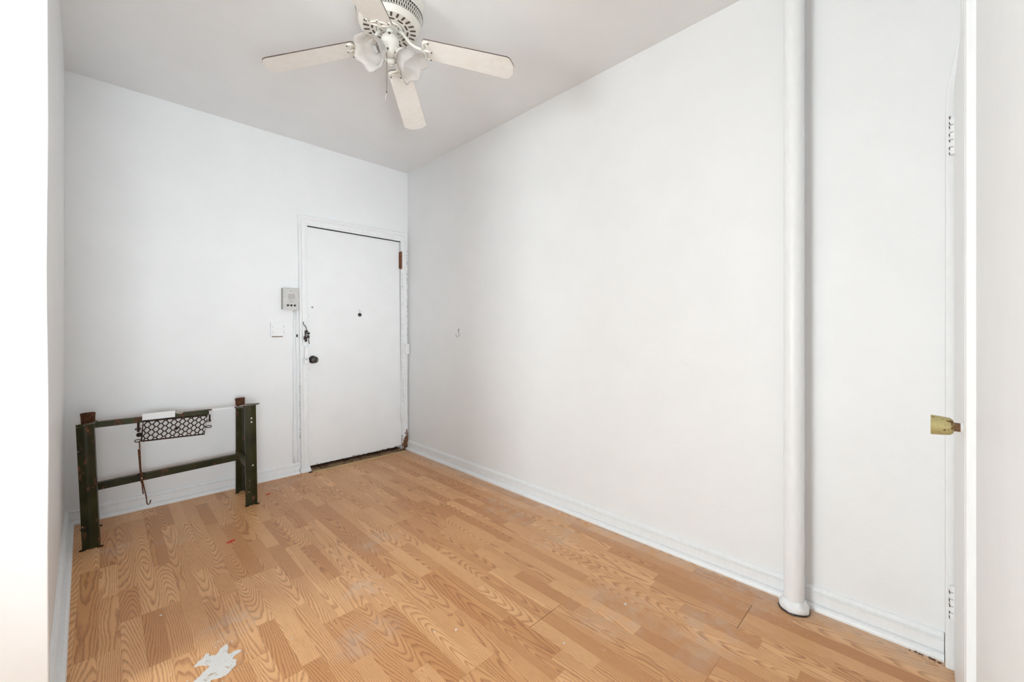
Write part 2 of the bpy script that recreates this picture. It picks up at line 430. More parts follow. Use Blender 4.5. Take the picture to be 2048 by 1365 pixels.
for c in cand:
    k, xa, xb, ya, yb = c
    s = any(seen(x, ya + (yb - ya) * q / 4) and x > xl(3) - .02 for x in (xa, xb) for q in range(5)) and ((xa + xb) / 2 > -.12)
    (vis if s else hid).append(c)
vis.sort(key=lambda c: Fv.x * (c[1] + c[2]) / 2 + Fv.y * (c[3] + c[4]) / 2)
hid += vis[299:]; vis = vis[:299]
print('planks', len(vis), 'rest', len(hid))
for k, xa, xb, ya, yb in vis:
    ox, oy = (xa + xb) / 2, (ya + yb) / 2
    ox = X0B + (k + .5) * SW
    b = MB(); plank_mesh(b, xa, xb, ya, yb, ox, oy)
    me = bpy.data.meshes.new('plank'); me.from_pydata(b.v, [], b.f); me.materials.append(M['wood'])
    o = bpy.data.objects.new('plank', me); COL.objects.link(o); o.parent = floor; o.location = (ox, oy, random.uniform(-.00005, .00005))
for k, xa, xb, ya, yb in hid: plank_mesh(rest, xa, xb, ya, yb)
me = bpy.data.meshes.new('plank_field'); me.from_pydata(rest.v, [], rest.f); me.materials.append(M['wood'])
o = bpy.data.objects.new('plank_field', me); COL.objects.link(o); o.parent = floor; o['kind'] = 'stuff'

# ---------------------------------------------------------------- entrance door (back wall)
def shear(x, z): return x + (2.1 - z) * .0115
b = MB()
def leafbox(b, x0, x1, y0, y1, z0, z1):
    vs = []
    for z in (z0, z1):
        vs += [(shear(x0, z), y0, z), (shear(x1, z), y0, z), (shear(x1, z), y1, z), (shear(x0, z), y1, z)]
    b.add(vs, [(0, 3, 2, 1), (4, 5, 6, 7), (0, 1, 5, 4), (1, 2, 6, 5), (2, 3, 7, 6), (3, 0, 4, 7)])
leafbox(b, DX0 + .004, 2.106, YB + .006, YB + .048, .034, DZ - .006)
door = struct(b.build('door_1', M['door'], bevel=.003), 'scuffed white flush entrance door in the far wall', 'door')
# casing with a stepped moulding, as three mitred legs
b = MB()
CP = [(0, 0), (.014, 0), (.016, .010), (.011, .014), (.015, .020), (.015, .038), (.011, .043), (.016, .050), (.023, .056), (.024, .070), (.018, .074), (0, .074)]  # (out, across from the opening)
def casing_leg(P0, P1, ax0, ax1):
    n = len(CP); vs = []
    for P, ax in ((P0, ax0), (P1, ax1)):
        for o_, a_ in CP: vs.append((P[0] + ax[0] * a_, YB - o_, P[2] + ax[1] * a_))
    b.add(vs, [tuple(range(n))[::-1], tuple(range(n, 2 * n))] + [(i, (i + 1) % n, n + (i + 1) % n, n + i) for i in range(n)])
TL, TR = (shear(DX0, DZ), 0, DZ), (2.110, 0, DZ)
casing_leg((shear(DX0, 0), 0, 0.0), TL, (-1, 0), (-1, 1.08))
casing_leg(TL, TR, (-1, 1.08), (.83, 1.22))
casing_leg(TR, (2.128, 0, 0.0), (.83, 1.22), (.83, 0))
# jamb reveals
leafbox(b, DX0 - .006, DX0, YB - .004, YB + .07, 0, DZ)
b.box((DX0, YB - .004, DZ), (2.12, YB + .07, DZ + .006)); leafbox(b, 2.112, 2.122, YB - .004, YB + .07, 0, DZ)
cs = struct(b.build('trim_1', M['chipped'], bevel=.0012), 'white moulded door casing, chipped to rust at the lower right', 'trim')
b = MB(); b.box((shear(1.146, 0), YB - .045, 0), (DX0 + .03, YB - .0, .014)); b.box((1.165, YB - .032, 0), (DX0 + .024, YB - .0, .034))
b.build('plinth', M['trim'], cs, bevel=.003)
b = MB(); b.box((DX0 + .02, YB - .064, -.008), (2.15, YB + .12, .010))
sad = struct(b.build('trim_2', M['threshold'], bevel=.004), 'worn brown wooden saddle under the entrance door', 'trim')
b = MB(); b.box((DX0 + .03, YB - .078, -.004), (2.135, YB - .065, .005)); b.build('edge_strip', M['strip'], sad)
sad.children[0]['label'] = 'thin pale yellow edging strip'
# door furniture
T = Matrix.Translation((1.275, YB + .006, .952)) @ Matrix.Rotation(PI / 2, 4, 'X')
b = MB(); b.lathe([(0, .0), (.034, 0), (.034, .004), (.029, .009), (.016, .012), (.013, .03), (.016, .036), (.026, .042), (.029, .052), (.027, .060), (.021, .064), (.019, .061), (.011, .061), (.009, .066), (0, .066)], 28, T)
tag(b.build('doorknob', M['knobdark'], door, smooth=True), 'dark tarnished round doorknob')
T = Matrix.Translation((1.694, YB + .006, 1.352)) @ Matrix.Rotation(PI / 2, 4, 'X')
b = MB(); b.lathe([(0, 0), (.018, 0), (.018, .003), (.014, .006), (.008, .006), (.006, .003), (0, .003)], 14, T)
b.build('peephole', M['knobdark'], door)
b = MB(); b.tube([(1.688, YB + .004, 1.40), (1.69, YB - .004, 1.388), (1.694, YB - .006, 1.378), (1.699, YB - .002, 1.385)], .0018, 6)
b.build('nail_hook', M['steel'], door)
b = MB(); b.lathe([(0, 0), (.008, 0), (.008, .003), (.004, .004), (.003, .002), (0, .002)], 12, Matrix.Translation((shear(1.263, 1.4), YB + .006, 1.405)) @ Matrix.Rotation(PI / 2, 4, 'X'))
b.build('screw', M['steel'], door)
b = MB(); b.box((1.425, YB + .001, 1.296), (1.455, YB + .008, 1.304)); b.tube([(1.452, YB + .004, 1.298), (1.475, YB + .003, 1.294), (1.50, YB + .004, 1.299)], .0022, 6)
b.build('paint_drip', M['door'], door, bevel=.001)
# hinges: bare brown at the top, painted over below
def hinge(zc, L, x, mat, name='hinge', r=.0105, par=door):
    b = MB(); n = 5
    for i in range(n):
        z0 = zc - L / 2 + L * i / n; b.tube([(x, YB - .012, z0 + .0012), (x, YB - .012, z0 + L / n - .0012)], r, 12)
    b.tube([(x, YB - .012, zc - L / 2 - .008), (x, YB - .012, zc + L / 2 + .008)], r * .6, 10)
    b.box((x - .016, YB - .006, zc - L / 2), (x, YB + .006, zc + L / 2))
    return b.build(name, mat, par, smooth=False)
tag(hinge(1.912, .165, 2.115, M['hingebrown']), 'bare rust brown hinge')
hinge(.36, .155, 2.130, M['chipped'])
# strike box on the hinge-side casing, bolt keeper and wrecked lock strike on the other
b = MB(); b.box((2.138, YB - .062, .968), (2.183, YB - .018, 1.070)); b.box((2.130, YB - .03, .96), (2.19, YB - .016, 1.078))
b.build('contact_box', M['chipped'], cs, bevel=.004)
b = MB(); b.box((1.192, YB - .052, .968), (1.226, YB - .018, 1.068)); b.box((1.178, YB - .024, .965), (1.234, YB - .014, 1.075)); 
b.build('bolt_keeper', M['trim'], cs, bevel=.003)
b = MB(); b.box((1.196, YB - .032, .918), (1.226, YB - .018, .955)); b.tube([(1.222, YB - .036, .965), (1.226, YB - .04, .94), (1.218, YB - .036, .915), (1.205, YB - .03, .925)], .0065, 8)
b.build('bolt_bracket', M['chipped'], cs, bevel=.002)
random.seed(5)
b = MB()
b.box((1.200, YB - .031, 1.108), (1.218, YB - .0225, 1.205)); b.box((1.220, YB - .03, 1.140), (1.238, YB - .010, 1.162)); b.box((1.222, YB - .028, 1.172), (1.242, YB - .012, 1.186)); b.box((1.192, YB - .029, 1.125), (1.204, YB - .021, 1.155))
tag(b.build('strike_plate', M['blackmetal'], cs, bevel=.002), 'blackened broken lock strike')
b = MB(); b.box((1.208, YB - .034, 1.150), (1.216, YB - .031, 1.178)); tag(b.build('strike_tongue', M['steel'], cs), 'bare steel lock tongue')
b = MB(); px, pz = 1.188, 1.277
pts = [(px, pz)]
for i in range(13):
    px += random.uniform(-.006, .010) * (1 if i < 6 else .4); pz -= .0145; pts.append((px, pz))
for (a, c), (a2, c2) in zip(pts, pts[1:]):
    b.tube([(a, YB - .0245, c), ((a + a2) / 2 + random.uniform(-.005, .005), YB - .026, (c + c2) / 2), (a2, YB - .0245, c2)], [random.uniform(.001, .005), .004, random.uniform(.001, .004)], 5)
tag(b.build('split_paint', M['blackmetal'], cs), 'dark split in the paint')
random.seed(31)
def crack(x0, z0, x1, z1, y, r, keep, name, par):
    b = MB(); n = int(abs(z1 - z0) / .012); pp = None
    for i in range(n):
        q = i / n; x = x0 + (x1 - x0) * q + random.uniform(-.0012, .0012); z = z0 + (z1 - z0) * q
        if pp and random.random() < keep: b.tube([pp, (x, y, z)], [random.uniform(.0003, r), random.uniform(.0003, r)], 4)
        pp = (x, y, z)
    o = b.build(name, M['blackmetal'], par); o['kind'] = 'stuff'; return o
crack(2.176, 2.02, 2.180, 1.10, YB - .0185, .0024, .45, 'crack_shade_line', cs)
crack(2.178, .96, 2.186, .30, YB - .0185, .0034, .6, 'crack_shade_line', cs)
crack(2.126, 1.80, 2.136, .45, YB - .0145, .0014, .5, 'crack_shade_line', cs)
crack(1.2345, 1.34, 1.240, .85, YB - .0005, .0030, .45, 'crack_shade_line', door)
crack(1.1585, 1.05, 1.165, .10, YB - .0185, .0020, .12, 'crack_shade_line', cs)  # dark dashes drawn in for the shading line between conduit and casing
# the wall things beside the door
def screwheads(pts, y, r, mat, parent, name='screw', dy=.002):
    for (x, z) in pts:
        b = MB(); b.lathe([(0, 0), (r, 0), (r * .8, dy), (0, dy)], 10, Matrix.Translation((x, y, z)) @ Matrix.Rotation(PI / 2, 4, 'X'))
        b.build(name, mat, parent)
# intercom
t = empty('intercom', (1.09, YB, 1.375)); tag(t, 'grey metal intercom box with three buttons beside the entrance door casing', 'intercom')
b = MB(); b.box((1.026, YB - .036, 1.378), (1.146, YB, 1.552)); b.build('housing', M['intercomside'], t, bevel=.003)
b = MB(); b.box((1.030, YB - .040, 1.375), (1.150, YB - .0345, 1.555)); fp = b.build('faceplate', M['intercom'], t, bevel=.0015)
b = MB()
for i in range(9):
    for j in range(7): 
        cx, cz = 1.069 + i * .0056, 1.465 + j * .0062
        b.box((cx, YB - .0408, cz), (cx + .0036, YB - .0395, cz + .0036))
g = b.build('speaker_grille', M['intercomside'], t); g['kind'] = 'stuff'
for i in range(3):
    cx = 1.066 + i * .026
    b = MB(); b.lathe([(0, 0), (.0095, 0), (.0095, .0015), (.0065, .0015), (.006, .005), (0, .0055)], 14, Matrix.Translation((cx, YB - .040, 1.412)) @ Matrix.Rotation(PI / 2, 4, 'X'))
    b.build('button', M['knobdark'], t)
screwheads([(1.088, 1.53), (1.092, 1.443)], YB - .040, .0035, M['knobdark'], t)
# blank plate
t = empty('blank_wall_plate', (1.0, YB, 1.155)); tag(t, 'white painted blank square plate with four screws below the intercom', 'wall plate')
b = MB(); b.box((.946, YB - .013, 1.157), (1.054, YB, 1.270)); b.build('plate', M['trim'], t, bevel=.002)
b = MB(); b.box((.958, YB - .005, 1.150), (1.036, YB, 1.1565)); b.build('gap', M['threshold'], t)
screwheads([(.958, 1.235), (.958, 1.19), (1.042, 1.235), (1.042, 1.19)], YB - .013, .0035, M['steel'], t)
# conduits
t = empty('cable_conduit', (1.13, YB, .09)); tag(t, 'thin white painted cable conduit running down from the intercom to the baseboard', 'conduit')
b = MB(); b.tube([(1.122 + .002 * math.sin(i), YB - .009, 1.374 - i * .0986) for i in range(14)], .0075, 8); b.build('pipe', M['trim'], t, smooth=True)
for z in (1.235, .845, .16):
    b = MB(); b.box((1.108, YB - .006, z - .005), (1.14, YB, z + .005)); b.tube([(1.122, YB - .009, z - .006), (1.122, YB - .009, z + .006)], .0095, 8); b.build('clip', M['trim'], t)
t = empty('door_cable', (1.145, YB, .09)); tag(t, 'second white painted cable tucked against the left door casing', 'cable')
b = MB(); b.tube([(1.140 + .0025 * math.sin(i * 1.7) + .001 * i, YB - .006, 1.374 - i * .0986) for i in range(14)], .005, 8); b.build('wire', M['chipped'], t, smooth=True)
b = MB(); b.box((1.138, YB - .012, 1.148), (1.150, YB - .002, 1.172)); b.build('staple', M['blackmetal'], t)
# hook on the right wall
t = empty('wall_hook', (XR, 2.886, 1.19)); tag(t, 'small wire hook screwed into the long right wall', 'hook')
b = MB(); b.lathe([(0, 0), (.005, 0), (.0045, .003), (0, .004)], 10, Matrix.Translation((XR, 2.882, 1.213)) @ Matrix.Rotation(-PI / 2, 4, 'Y')); b.build('screw', M['blackmetal'], t)
b = MB(); b.tube([(XR - .003, 2.882, 1.215), (XR - .007, 2.881, 1.200), (XR - .006, 2.873, 1.178), (XR - .007, 2.866, 1.163), (XR - .012, 2.872, 1.151), (XR - .016, 2.884, 1.147), (XR - .018, 2.894, 1.155), (XR - .018, 2.901, 1.170)], [.0035, .0028, .0018, .0018, .0018, .002, .002, .0022], 8)
b.build('hook_wire', M['steel'], t, smooth=True)

# ---------------------------------------------------------------- steam pipe
t = empty('steam_pipe', (2.112, .405, 0)); tag(t, 'thick white painted steam riser pipe standing floor to ceiling at the right wall', 'pipe')
random.seed(3)
from mathutils import noise as mn
def lumpy(prof, seg, T, amp, fr, off=0):
    b = MB()
    def fn(j, a, r, z):
        q = mn.noise(Vector((math.cos(a) * fr, math.sin(a) * fr, z * fr * 22 + off)))
        return r + q * amp, z
    b.lathe(prof, seg, T, fn); return b
T = Matrix.Translation((2.112, .405, 0))
low = lambda z: .0016 if z < .9 else .0008
prof = [(.0375, z * .012) for z in range(2, 235)]
b = MB(); b.lathe(prof, 28, T, lambda j, a, r, z: (r + (.0013 if z < 1.0 else .0006) * mn.noise(Vector((math.cos(a) * 1.6, math.sin(a) * 1.6, z * 22))) + .0007 * mn.noise(Vector((math.cos(a) * 4, math.sin(a) * 4, z * 70))), z))
b.build('pipe', M['trim'], t, smooth=True)
prof = [(.030, .046), (.0385, .050), (.0425, .044), (.046, .036), (.052, .030), (.055, .022), (.055, .008), (.051, .002), (.030, .001)]
b = MB(); b.lathe(prof, 36, T, lambda j, a, r, z: (r + .005 * mn.noise(Vector((math.cos(a) * 2.2, math.sin(a) * 2.2, z * 40))), z + .006 * mn.noise(Vector((math.cos(a) * 2.0, math.sin(a) * 2.0, 7))) * (1 if z > .01 else 0)))
b.build('floor_flange', M['tape'], t, smooth=True)
b = MB(); b.lathe([(.053, .001), (.058, .0045), (.055, .009)], 36, T, lambda j, a, r, z: (r + .004 * mn.noise(Vector((math.cos(a) * 3, math.sin(a) * 3, 3))), z))
tag(b.build('gap_ring', M['blackmetal'], t), 'dark ragged gap under the flange')

# ---------------------------------------------------------------- closet door at the right edge
b = MB(); b.box((LX0, LY - .035, .012), (LX1 - .003, LY, LZ))
d2 = struct(b.build('door_2', M['trim'], bevel=.003), 'narrow white closet door seen edge on at the right, with a gold knob', 'door')
b = MB()   # casing in the corner: straight up to the head, then leaning back
vs = []
for z, y in ((0, -.045), (.9, -.045), (2.0, -.046), (2.06, -.049), (2.28, -.084), (HC, -.086)):
    vs += [(LX1 + .008, y, z), (LX1 + .008, -.16, z), (XR, -.16, z), (XR, y, z)]
b.add(vs, [(4 * i + k, 4 * i + (k + 1) % 4, 4 * i + 4 + (k + 1) % 4, 4 * i + 4 + k) for i in range(5) for k in range(4)] + [(0, 1, 2, 3), (23, 22, 21, 20)])
c2 = struct(b.build('trim_3', M['trim'], bevel=.004), 'white closet door casing in the near right corner', 'trim')
b = MB(); b.box((LX0 - .030, -.12, 0), (LX0 - .003, LY - .001, HC))
struct(b.build('trim_4', M['trim'], bevel=.005), 'bright white jamb strip right of the gold knob', 'trim')
for zc, L in ((1.885, .13), (.245, .12)):
    b = MB(); x = LX1 + .002
    for i in range(5):
        z0 = zc - L / 2 + L * i / 5; b.tube([(x, LY + .004, z0 + .0015), (x, LY + .004, z0 + L / 5 - .0015)], .0075, 10)
    b.box((x - .01, LY - .006, zc - L / 2), (x + .012, LY + .002, zc + L / 2))
    h = b.build('hinge', M['trim'], d2)
    b = MB(); random.seed(int(zc * 100)); z = zc - L / 2
    while z < zc + L / 2:
        b.tube([(x - .004 + random.uniform(-.004, .004), LY + .0105, z), (x - .002, LY + .012, z + .008), (x + random.uniform(-.004, .006), LY + .0105, z + .012)], .0013, 5); z += random.uniform(.012, .035)
    b.build('crack_shade_line', M['blackmetal'], h)
KX, KZ = 1.602, .945
T = Matrix.Translation((KX, LY, KZ)) @ Matrix.Rotation(-PI / 2, 4, 'X')
b = MB(); b.lathe([(0, 0), (.017, 0), (.015, .002), (.0125, .005), (0, .005)], 24, T); k = b.build('rosette', M['tape'], d2, smooth=True)
b = MB(); b.lathe([(.0, .003), (.0115, .003), (.0115, .022), (0, .022)], 20, T); tag(b.build('shank', M['copper'], d2, smooth=False), 'rusted knob shank')
b = MB(); b.lathe([(0, .016), (.012, .016), (.019, .019), (.0225, .024), (.0235, .030), (.0265, .058), (.0255, .060), (0, .060)], 32, T); tag(b.build('knob', M['brass'], d2, bevel=.0006), 'worn gold cylindrical knob with paint spots')

# ---------------------------------------------------------------- workbench frame
root = empty('workbench_frame', (.32, 3.4, 0)); tag(root, 'rusty dark green steel workbench frame without a top, against the far wall', 'bench frame')
def channel(foot, top, prof, h0, h1, holes, mirror, name='leg'):
    th = .0032; n = len(prof); P = [((-x if mirror else x), y) for x, y in prof]
    # offset polyline to a closed thin profile
    out = []
    for i in range(n):
        a = Vector(P[max(i - 1, 0)]); c = Vector(P[min(i + 1, n - 1)]); d_ = (c - a).normalized(); out.append((P[i][0] - d_.y * th, P[i][1] + d_.x * th))
    poly = P + out[::-1]
    b = MB(); vs = []
    for z in (h0, h1):
        q = (z - h0) / (h1 - h0); cx = foot[0] + (top[0] - foot[0]) * q; cy = foot[1] + (top[1] - foot[1]) * q
        vs += [(cx + x, cy + y, z) for x, y in poly]
    m = len(poly)
    b.add(vs, [tuple(range(m))[::-1], tuple(range(m, 2 * m))] + [(i, (i + 1) % m, m + (i + 1) % m, m + i) for i in range(m)])
    mat = M['rustgreen'] if name == 'x' else M['green']
    o = b.build(name, mat, root)
    if holes:                                                 # real punched holes
        cb = MB()
        for (u, z, r) in holes:
            q = (z - h0) / (h1 - h0); cx = foot[0] + (top[0] - foot[0]) * q; cy = foot[1]
            cb.tube([(cx + u, cy - .08, z), (cx + u, cy + .012, z)], r, 12)
        cut = cb.build('cut', M['green'])
        cut.location = -parent_world(root)
        md = o.modifiers.new('b', 'BOOLEAN'); md.operation = 'DIFFERENCE'; md.object = cut; md.solver = 'EXACT'
        o.parent = None; o_loc = o.location.copy()
        bpy.context.view_layer.update()
        ev = o.evaluated_get(bpy.context.evaluated_depsgraph_get()); me = bpy.data.meshes.new_from_object(ev)
        o.modifiers.clear(); o.data = me; o.parent = root
        bpy.data.objects.remove(cut)
    return o
LP = [(-.037, .022), (-.036, .002), (-.006, -.008), (.006, -.008), (.032, .002), (.036, .030)]
LPs = [(x * .98, y) for x, y in LP]
LF, LR_, RF, RR = (-.056, 3.235), (-.063, 3.585), (.718, 3.27), (.722, 3.60)
lt = -.024; rt = -.010
holesL = [(-.022, .585, .004), (-.02, .567, .006), (-.032, .545, .003), (-.012, .33, .006), (-.03, .13, .0035), (-.012, .43, .003)]
channel(LF, (LF[0] + lt, LF[1]), LP, .004, .690, holesL, False)
holesR = [(.002, .60, .0065), (.002, .574, .0065), (.006, .275, .007), (-.018, .175, .0055), (-.018, .135, .0055), (-.018, .095, .0055), ]
channel(RF, (RF[0] + rt, RF[1]), LPs, .004, .690, holesR, False)
LPr = [(x * .8, -y) for x, y in LP]; LPrs = [(x, -y) for x, y in LPs]
channel(LR_, (LR_[0] - .024, LR_[1]), LPr[::-1], .004, .636, None, False)
o = channel(RR, (RR[0], RR[1]), [(-.044, -.036), (-.040, -.002), (0, .010), (.034, .0), (.040, -.04)][::-1], .004, .636, None, False)
# feet: splayed lugs
for (x, y, s, side) in ((LF[0], LF[1], 1, 1), (RF[0], RF[1], .84, 1), (LR_[0], LR_[1], 1, -1), (RR[0], RR[1], .84, -1)):
    for dx, ln in ((-.030 * s, -.012), (.030 * s, .012)):
        b = MB(); n = 10; poly = [(x + dx + ln * .4 + .014 * math.cos(2 * PI * k / n), y + side * .004 + (-.004 + .011 * math.sin(2 * PI * k / n))) for k in range(n)]
        b.prism(poly, .0005, .0045); b.build('foot', M['ironrust'], root, bevel=.001)
# top rail (angle iron) along the rear legs, white plate, pale end
b = MB(); x0, x1, y = -.052, .532, 3.552
b.box((x0, y, .611), (x1 - .016, y + .003, .640)); b.box((x0, y - .006, .6405), (x1, y + .03, .646))
b.build('top_rail', M['rustgreen'], root, bevel=.0008)
b = MB(); b.box((.166, 3.541, .624), (.330, 3.5455, .667)); b.box((.168, 3.5455, .648), (.326, 3.572, .651)); tag(b.build('rail_plate', M['tape'], root, bevel=.001), 'white painted plate laid on the rail')
random.seed(9); b = MB()
for i in range(7):
    cx, cz = .335 + i * .005, .648 + random.uniform(-.006, .006)
    b.tube([(cx, 3.545, cz), (cx + .006, 3.542, cz + .004), (cx + .011, 3.546, cz)], [.002, .005, .003], 6)
b.build('paint_crust', M['crust'], root)
b = MB(); b.box((x1, 3.552, .634), (.700, 3.575, .647)); tag(b.build('rail_end', M['tape'], root, bevel=.001), 'white painted end of the top rail')
b = MB()  # lower stretcher: angle iron leaning back
for i in range(1):
    vs = []
    for x, zz in ((-.04, .248), (.705, .272)):
        vs += [(x, 3.560, zz - .021), (x, 3.563, zz - .021), (x, 3.563, zz + .018), (x, 3.590, zz + .020), (x, 3.590, zz + .023), (x, 3.560, zz + .022)]
    b.add(vs, [(5, 4, 3, 2, 1, 0), (6, 7, 8, 9, 10, 11)] + [(i, (i + 1) % 6, 6 + (i + 1) % 6, 6 + i) for i in range(6)])
b.build('stretcher', M['green'], root)
def side_brace(x, z0, z1, par=root):
    b = MB(); vs = []
    for y_, z in ((3.29, z0), (3.575, z1)):
        vs += [(x - .012, y_, z), (x + .012, y_, z), (x + .012, y_, z - .003), (x - .009, y_, z - .003), (x - .009, y_, z - .032), (x - .012, y_, z - .032)]
    b.add(vs, [(5, 4, 3, 2, 1, 0), (6, 7, 8, 9, 10, 11)] + [(i, (i + 1) % 6, 6 + (i + 1) % 6, 6 + i) for i in range(6)])
    return b.build('side_brace', M['rustgreen'], par)
side_brace(.690, .300, .322); side_brace(-.066, .300, .310)
# end caps: curved lips bridging front and rear legs, with pipe stubs standing on them
def end_cap(xc, yf, yr, zf, zr, hw):
    b = MB(); vs = []; rows = 7
    for i in range(rows):
        q = i / (rows - 1); y_ = yr + (yf - yr) * q; z = zr + (zf - zr) * q; wv = hw * (1 - .25 * math.sin(q * PI))
        for j, (dx, dz) in enumerate(((-1.1, -.004), (-.9, -.014), (-.4, -.004), (.4, -.001), (.9, .002), (1.12, .008))):
            vs.append((xc + dx * wv, y_, z + dz))
    nn = 6
    b.add(vs, [(i * nn + j, i * nn + j + 1, (i + 1) * nn + j + 1, (i + 1) * nn + j) for i in range(rows - 1) for j in range(nn - 1)])
    return b.build('end_cap', M['rustgreen'], root, solid=.004)
end_cap(LF[0] + lt + .004, LF[1] - .018, LR_[1] + .02, .690, .640, .036)
end_cap(RF[0] + rt, RF[1] - .018, RR[1] + .02, .692, .640, .044)
def stub(x, y, z0, z1, r, lean=0):
    T = Matrix.Translation((x, y, z0)) @ Matrix.Rotation(lean, 4, 'Y'); hh = z1 - z0
    b = MB(); b.lathe([(r * .92, 0), (r, 0), (r * 1.0, hh * .55), (r * 1.04, hh * .8), (r * 1.08, hh), (r * .98, hh), (r * .95, hh * .6), (r * .9, hh * .1), (0, hh * .08)], 24, T,
        lambda j, a, rr, z: (rr * (1 + .03 * math.sin(3 * a + 1)), z))
    b.build('pipe_stub', M['rust'], root)
stub(-.076, 3.562, .632, .704, .031, -.03)
stub(.708, 3.575, .640, .702, .029, -.05)
random.seed(2); b = MB()
for i in range(16):
    q = random.random(); x_, y_ = .672 + q * .055 + random.uniform(-.012, .012), 3.50 - q * .10; z_ = .652 + q * .012
    d_ = Vector((random.uniform(.4, 1), random.uniform(-.5, .5), random.uniform(-.2, .3))).normalized() * random.uniform(.012, .028)
    p_ = Vector((x_, y_, z_)); b.tube([p_, p_ + d_ * .5 + Vector((0, 0, .003)), p_ + d_], [.003, .006, .003], 6)
tag(b.build('paint_crust', M['crust'], root), 'crusted white paint on the right end cap')

# ---------------------------------------------------------------- iron grille hung below the rail
g = empty('iron_grille', (.33, 3.535, .48)); tag(g, 'rusted honeycomb iron grille hanging under the top rail of the bench frame', 'grille')
GY = 3.535
C = {'TL': Vector((.172, 0, .618)), 'TR': Vector((.508, 0, .606)), 'BR': Vector((.491, 0, .478)), 'BL': Vector((.163, 0, .489))}
for k_ in C: C[k_].x = C[k_].x * (GY / 3.56); C[k_].z = 1.2 - (1.2 - C[k_].z) * GY / 3.56
def gp(u, v, dy=0):
    a = C['BL'].lerp(C['BR'], u); c = C['TL'].lerp(C['TR'], u); p = a.lerp(c, v); return Vector((p.x, GY + dy, p.z))
b = MB(); b.tube([gp(0, 0), gp(1, 0), gp(1, 1), gp(0, 1), gp(0, 0)], .0050, 6); b.build('border', M['ironrust'], g)
cols, rows = 7.5, 3.7
b = MB(); hw, hh = 1 / cols, 1 / rows        # hex pitch: cell width hw, cell height hh; cells stacked in columns
def seg(p, q):
    (u0, v0), (u1, v1) = p, q
    if max(u0, u1) <= 0 or min(u0, u1) >= 1 or max(v0, v1) <= 0 or min(v0, v1) >= 1: return
    t0, t1 = 0., 1.
    for a, d_ in ((u0, u1 - u0), (v0, v1 - v0)):
        if abs(d_) < 1e-9: continue
        ta, tb = (0 - a) / d_, (1 - a) / d_
        if ta > tb: ta, tb = tb, ta
        t0, t1 = max(t0, ta), min(t1, tb)
    if t1 - t0 < .03: return
    b.tube([gp(u0 + (u1 - u0) * t0, v0 + (v1 - v0) * t0), gp(u0 + (u1 - u0) * t1, v0 + (v1 - v0) * t1)], .0034, 6)
# flat-topped hexagons: short bars top and bottom, slanted bars between
for i in range(-1, 10):
    for j in range(-1, 6):
        for off in (0, 1):
            cx = (i + off * .5) * hw; cy = (j + off * .5) * hh + .12
            q = hw * .12
            A = [(cx - q, cy - hh / 2), (cx + q, cy - hh / 2), (cx + hw / 2 - q, cy), (cx + q, cy + hh / 2), (cx - q, cy + hh / 2), (cx - hw / 2 + q, cy)]
            for k_ in (0, 1, 5): seg(A[k_], A[(k_ + 1) % 6])
            seg(A[2], A[3])
            seg(A[2], (cx + hw / 2 + q, cy))
b.build('honeycomb_mesh', M['ironrust'], g)
b = MB(); b.tube([gp(.515, .47, -.004), gp(.515, .47, .004)], [.011, .009], 8); b.build('boss', M['ironrust'], g)
def loop(c, rx, rz, name='lug'):
    b = MB(); b.tube([(c[0] + rx * math.cos(2 * PI * k / 12), GY, c[1] + rz * math.sin(2 * PI * k / 12)) for k in range(13)], .003, 6); b.build(name, M['ironrust'], g)
loop((.145, .500), .015, .008); loop((.146, .575), .013, .006); loop((.512, .530), .016, .007); loop((.512, .572), .012, .007)
b = MB(); b.box((.141, GY - .004, .556), (.154, GY + .002, .614)); b.build('hanger_strap', M['ironrust'], g, bevel=.001)
b = MB(); b.box((.512, GY - .004, .57), (.522, GY + .002, .614)); b.build('hanger_strap', M['ironrust'], g, bevel=.001)
b = MB(); b.lathe([(0, -.014), (.009, -.012), (.014, -.004), (.015, .003), (.009, .012), (0, .014)], 10, Matrix.Translation((.151, GY - .004, .538))); b.build('hanger_bolt', M['ironrust'], g, bevel=.001)

# hooked rods hanging from the grille
h = empty('hooked_rod', (.17, 3.525, .10)); tag(h, 'thin rusty rod with a hooked end dangling from the left end of the grille', 'rod')
RY = 3.528
b = MB(); b.tube([(.152, RY, .500), (.155, RY, .42), (.158, RY, .33), (.163, RY, .265), (.172, RY, .21), (.186, RY, .125), (.188, RY, .092), (.192, RY, .083), (.198, RY, .083), (.203, RY, .091), (.206, RY, .108)], .0032, 8)
b.build('hook_rod', M['rust'], h, smooth=True)
b = MB(); b.tube([(.147, RY - .007, .448), (.154, RY - .007, .33), (.163, RY - .006, .24), (.170, RY - .006, .158)], .0033, 8); b.build('straight_rod', M['rust'], h)
b = MB(); b.box((.157, RY - .012, .232), (.168, RY + .002, .292)); b.build('clamp', M['rust'], h, bevel=.003)
b = MB(); b.lathe([(0, 0), (.003, 0), (0, .002)], 8, Matrix.Translation((.163, RY - .012, .262)) @ Matrix.Rotation(PI / 2, 4, 'X')); b.build('rivet', M['tape'], h)
b = MB(); b.tube([(.136, RY + .004, .278), (.150, RY + .002, .288), (.166, RY, .291), (.180, RY + .004, .286)], [.003, .005, .006, .003], 6); b.build('wire_twist', M['ironrust'], h)

